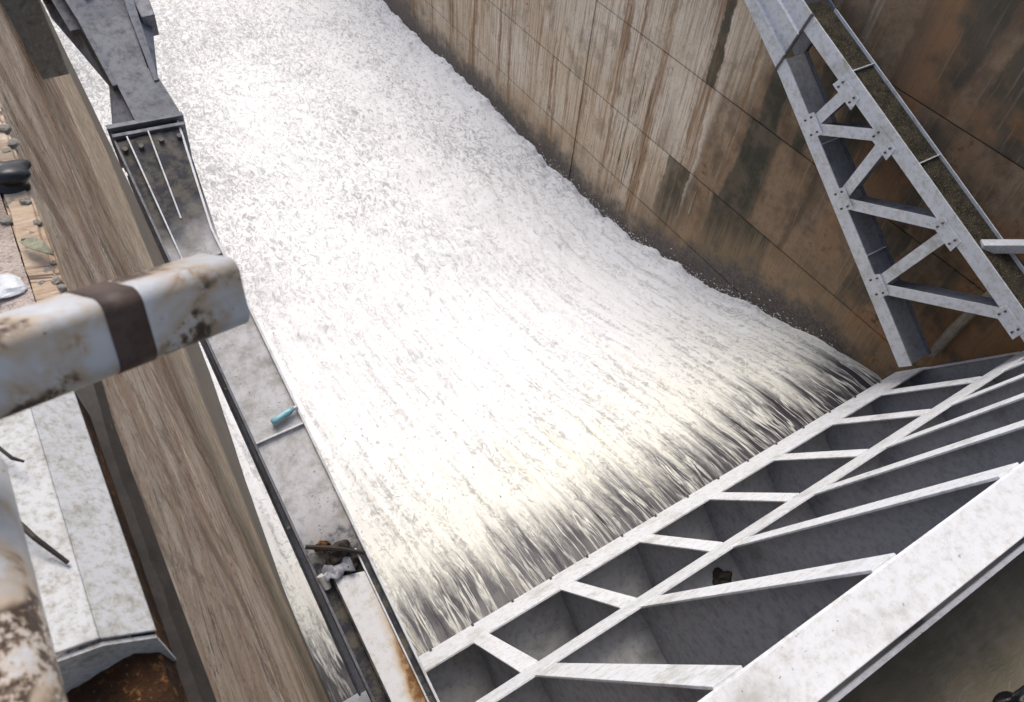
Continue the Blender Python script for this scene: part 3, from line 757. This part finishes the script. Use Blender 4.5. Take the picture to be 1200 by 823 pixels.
# ------------------------------------------------------------------ pier-top things, near the camera
# banded pipe
pe, ps = ray(262, 338)*1.46, ray(0, 428)*1.17
pd = (ps-pe)/np.linalg.norm(ps-pe); plen = np.linalg.norm(ps-pe)
bpz = empty('banded_barrier_pipe', ps+pd*.7); tag(bpz, 'chipped white pipe with a brown painted band and rust spots, reaching over the arm', 'barrier pipe')
def sq_tube(a, b, half, r=.026, grow=0.):
    d = (b-a)/np.linalg.norm(b-a); view = (a+b)/2; view = -view/np.linalg.norm(view)
    fn = view-d*np.dot(view, d); fn /= np.linalg.norm(fn); up = np.cross(fn, d); up *= np.sign(np.dot(up, CM[1]))
    t = math.radians(-17); fn, up = fn*math.cos(t)+up*math.sin(t), up*math.cos(t)-fn*math.sin(t)
    h = half+grow; r = r+grow; ring = []
    for qx, qy, a0 in ((1, 1, 0), (-1, 1, 90), (-1, -1, 180), (1, -1, 270)):
        for k in range(7):
            th = math.radians(a0+k*15); ring.append((qx*(h-r)+r*math.cos(th), qy*(h-r)+r*math.sin(th)))
    mb = MB(); n = len(ring)
    for p in (a, b): mb.v += [tuple(p+fn*u+up*v) for u, v in ring]
    for k in range(n): mb.f.append((k, (k+1) % n, n+(k+1) % n, n+k))
    mb.f += [tuple(range(n)), tuple(range(2*n-1, n-1, -1))]
    return mb
R_ = .066
pipe = build('pipe', sq_tube(pe, pe+pd*(plen+.55), R_), M_POLE, bpz)
for f in pipe.data.polygons: f.use_smooth = len(f.vertices) == 4
bo = build('painted_band', sq_tube(pe+pd*plen*.475, pe+pd*plen*.64, R_, .026, .0012), M_BAND, pipe)
for f in bo.data.polygons: f.use_smooth = len(f.vertices) == 4
pb = pe+pd*(plen+.50)
build('support_post', MB().box((pb[0]-.09, pb[1]-.09, PTOP-.05), (pb[0]+.09, pb[1]+.09, pb[2]-.07)), M_POLE, bpz, bevel=.01)
# hand rail pipe along the pier
hc = ray(-29, 720)*1.12
hr = empty('rail_pipe', (hc[0], hc[1]-1.0, PTOP)); tag(hr, 'stained off-white rail pipe with rust at the lower left corner', 'rail pipe')
a = hc+np.array([.0, .27, -.02]); b = hc+np.array([0, -2.4, .0])
ho = build('pipe', MB().tube([a, b], .078, 32), M_POLE, hr)
for f in ho.data.polygons: f.use_smooth = len(f.vertices) == 4
build('pipe_post', MB().tube([b+np.array([0, .5, 0]), np.array([b[0], b[1]+.5, PTOP-.03])], .06, 16), M_POLE, hr)
# white steel box beam on the pier edge
bx0, bx1 = -.44, -.325
wb = empty('steel_curb_beam', (-.55, 1.6, PTOP)); tag(wb, 'white painted steel curb beam with rust specks along the pier edge', 'beam')
build('top_plate', MB().poly_prism([(-.62, 1.10, -2.07), (bx0, 1.10, -2.13), (bx0, 2.12, -2.13), (-.62, 2.12, -2.07)], (0, 0, .012)), M_CURB, wb, bevel=.004)
build('side_plate', MB().poly_prism([(bx0, 1.10, -2.135), (bx1, 1.10, -2.24), (bx1, 2.12, -2.24), (bx0, 2.12, -2.135)], (0, 0, .012)), M_CURB, wb, bevel=.003)
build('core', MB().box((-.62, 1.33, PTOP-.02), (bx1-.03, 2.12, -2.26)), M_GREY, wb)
build('toe_plate', MB().box((bx1-.022, 1.10, PTOP), (bx1-.008, 2.12, -2.232)), M_RUST, wb)
build('end_plate', MB().poly_prism([(-.62, 1.085, PTOP), (bx1-.006, 1.085, PTOP), (bx1-.006, 1.085, -2.245), (bx0, 1.085, -2.14), (-.62, 1.085, -2.08)], (0, .012, 0)), M_CURB, wb)
# rusty plate in the near corner
rp = MB(); Pn = []
for y in np.arange(.45, 1.12, .025):
    Pn.append([(x, y, -2.33+.10*float(fbm(np.array(x*7.), np.array(y*7.), 51, 4, .6))-.10*max(0, (x+.40)*8) if x < -.335 else PTOP+.03) for x in list(np.arange(-.95, -.34, .025))+[-.335]])
rp.grid(Pn); tag(build('rust_scale', rp, M_RUST), 'rough heap of dark brown rust scale at the end of the white curb beam', 'rust heap')
st_ = MB(); Pn = []  # dark strip standing in for shade in the recess beside the curb
for y in np.arange(.3, 2.45, .05):
    e = float(wallx(y, PTOP)); n_ = .012*(float(fbm(np.array(y*9.), np.array(1.), 33))-.5)
    Pn.append([(bx1-.10, y, PTOP+.05), (bx1-.012, y, PTOP+.055+n_), (max(e-.015, bx1+.02)+n_, y, PTOP+.035), (max(e+.006, bx1+.05), y, PTOP-.02)])
st_.grid(Pn); tag(build('shade_strip', st_, M_WOODSHADE), 'dark strip painted as the shaded recess between the white curb beam and the pier edge', 'shade strip')
# bent rod on the white beam
r0, r1, r2 = atZ(-8, 585, -2.03), atZ(40, 630, -2.04), atZ(80, 660, -2.10)
tag(build('bent_rod', MB().tube([r0, r1, r2], [.009, .008, .006], 7), M_WOODSHADE), 'thin dark bent rod lying on the white curb beam', 'rod')
r0, r1, r2 = atZ(-6, 521, -2.035), atZ(14, 537, -2.04), atZ(28, 541, -2.045)
tag(build('twig', MB().tube([r0, r1, r2], [.006, .006, .004], 6), M_WOODSHADE), 'small dark twig on the white curb beam beneath the banded pipe', 'twig')

# rubble, bag, leaf on the pier top
def on_top(px, py, dz=0): return atZ(px, py, PTOP+.0+dz)
stones = [(5, 152, .032), (16, 168, .028), (9, 178, .022), (30, 238, .028), (12, 238, .022), (44, 262, .02), (8, 258, .03), (56, 318, .018), (66, 330, .022), (48, 333, .02), (30, 318, .018), (38, 275, .016), (72, 338, .02), (22, 300, .014), (12, 292, .016), (63, 308, .013)]
for i, (x, y, r) in enumerate(stones):
    tag(build('rubble_stone', rock(on_top(x, y, r*.35), r, (1, 1.1, .75), 100+i, 1, .22), M_STONE), 'small pale stone in the silt on the pier top', 'stone', 'rubble on the pier top')
tag(build('plastic_bag', rock(on_top(6, 207, .05), .10, (1.1, 1.0, .7), 5, 3, .22), M_BLACK, smooth=True), 'crumpled black plastic bag on the rubble at the left edge', 'bag')
lf = on_top(44, 292, .05); L = []
for i in range(7):
    t = i/6; wd = .028*math.sin(math.pi*min(1, t*.9+.06)); c = lf+np.array([(t-.5)*.10, (.5-t)*.16, .02*math.sin(t*3)])
    L.append([c+np.array([-wd, -wd*.6, .01]), c, c+np.array([wd, wd*.6, .012])])
lo = build('dry_leaf', MB().grid(L), M_LEAF, smooth=True); tag(lo, 'curled pale green leaf lying in the silt on the pier top', 'leaf')
lo.modifiers.new('thick', 'SOLIDIFY').thickness = .003
tag(build('broken_tile', rock(on_top(8, 336, .03), .055, (1.2, 1.4, .4), 77, 2, .15), M_CAP), 'pale flat fragment on the pier top above the banded pipe', 'fragment')
lr = on_top(20, 348, .01)
# grass blade on the pier face
wb0 = np.array([float(wallx(6.6, -6.6))+.01, 6.6, -6.6])
# floating drift at the gate's upstream side
fd = atZ(1192, 822, RESZ)
tag(build('floating_debris', rock(fd, .10, (1.6, .8, .5), 31, 3, .4), M_BLACK), 'black clump of debris floating in the brown reservoir corner', 'debris')

# ------------------------------------------------------------------ unseen decks added overhead to shade the bay
hb = empty('shade_bridge', (5, -3.2, -1.75)); tag(hb, 'unseen concrete bridge decks added upstream to shade the bay', 'bridge')
build('deck', MB().box((-3.4, -9.5, -2.15), (13.2, -3.4, -1.72)), M_CONC, hb)
build('shade_deck', MB().box((-3.4, -8.5, 4.2), (13.2, -.8, 4.9)), M_CONC, hb)
for x in (-2.8, 12.4):
    build('column', MB().box((x-.4, -4.9, -1.72), (x+.4, -4.1, 4.2)), M_CONC, hb)

# ------------------------------------------------------------------ spray: drops thrown along the walls and over the foam
def spray():
    g = np.random.default_rng(5); V = []; Fc = []
    base = np.array([(1, 0, 0), (-1, 0, 0), (0, 1, 0), (0, -1, 0), (0, 0, 1), (0, 0, -1)], float)
    fb = [(0, 2, 4), (2, 1, 4), (1, 3, 4), (3, 0, 4), (2, 0, 5), (1, 2, 5), (3, 1, 5), (0, 3, 5)]
    pts = []
    for k in range(1000):
        y = 3.6+g.gamma(2.2, 2.6)
        if y > 24: continue
        e = abs(g.normal(0, .16))*(1+.15*(y < 9))
        lift_ = abs(g.normal(0, .13))*np.clip((y-2.5)/3, .15, 1)
        pts.append((XR-.02-e*.9, y, wz(y)+.05+lift_, g.uniform(.004, .012)))
    for k in range(2000):
        x = g.uniform(.9, 9.6); y = 4.4+g.gamma(1.8, 3.)
        if y < 22: pts.append((x, y, wz(y)+.03+abs(g.normal(0, .07)), g.uniform(.005, .016)))
    for i, (x, y, z, r) in enumerate(pts):
        b = base*np.array([r, r*g.uniform(1, 2.4), r])
        V.append(b+np.array([x, y, z])); Fc += [tuple(q+6*i for q in f) for f in fb]
    mb = MB(); mb.v = [tuple(q) for q in np.concatenate(V)]; mb.f = Fc
    o = build('water_spray', mb, M_GLOB, fix=False, smooth=True); tag(o, 'white droplets thrown up along the edge of the foaming water', 'spray', kind='stuff')
spray()
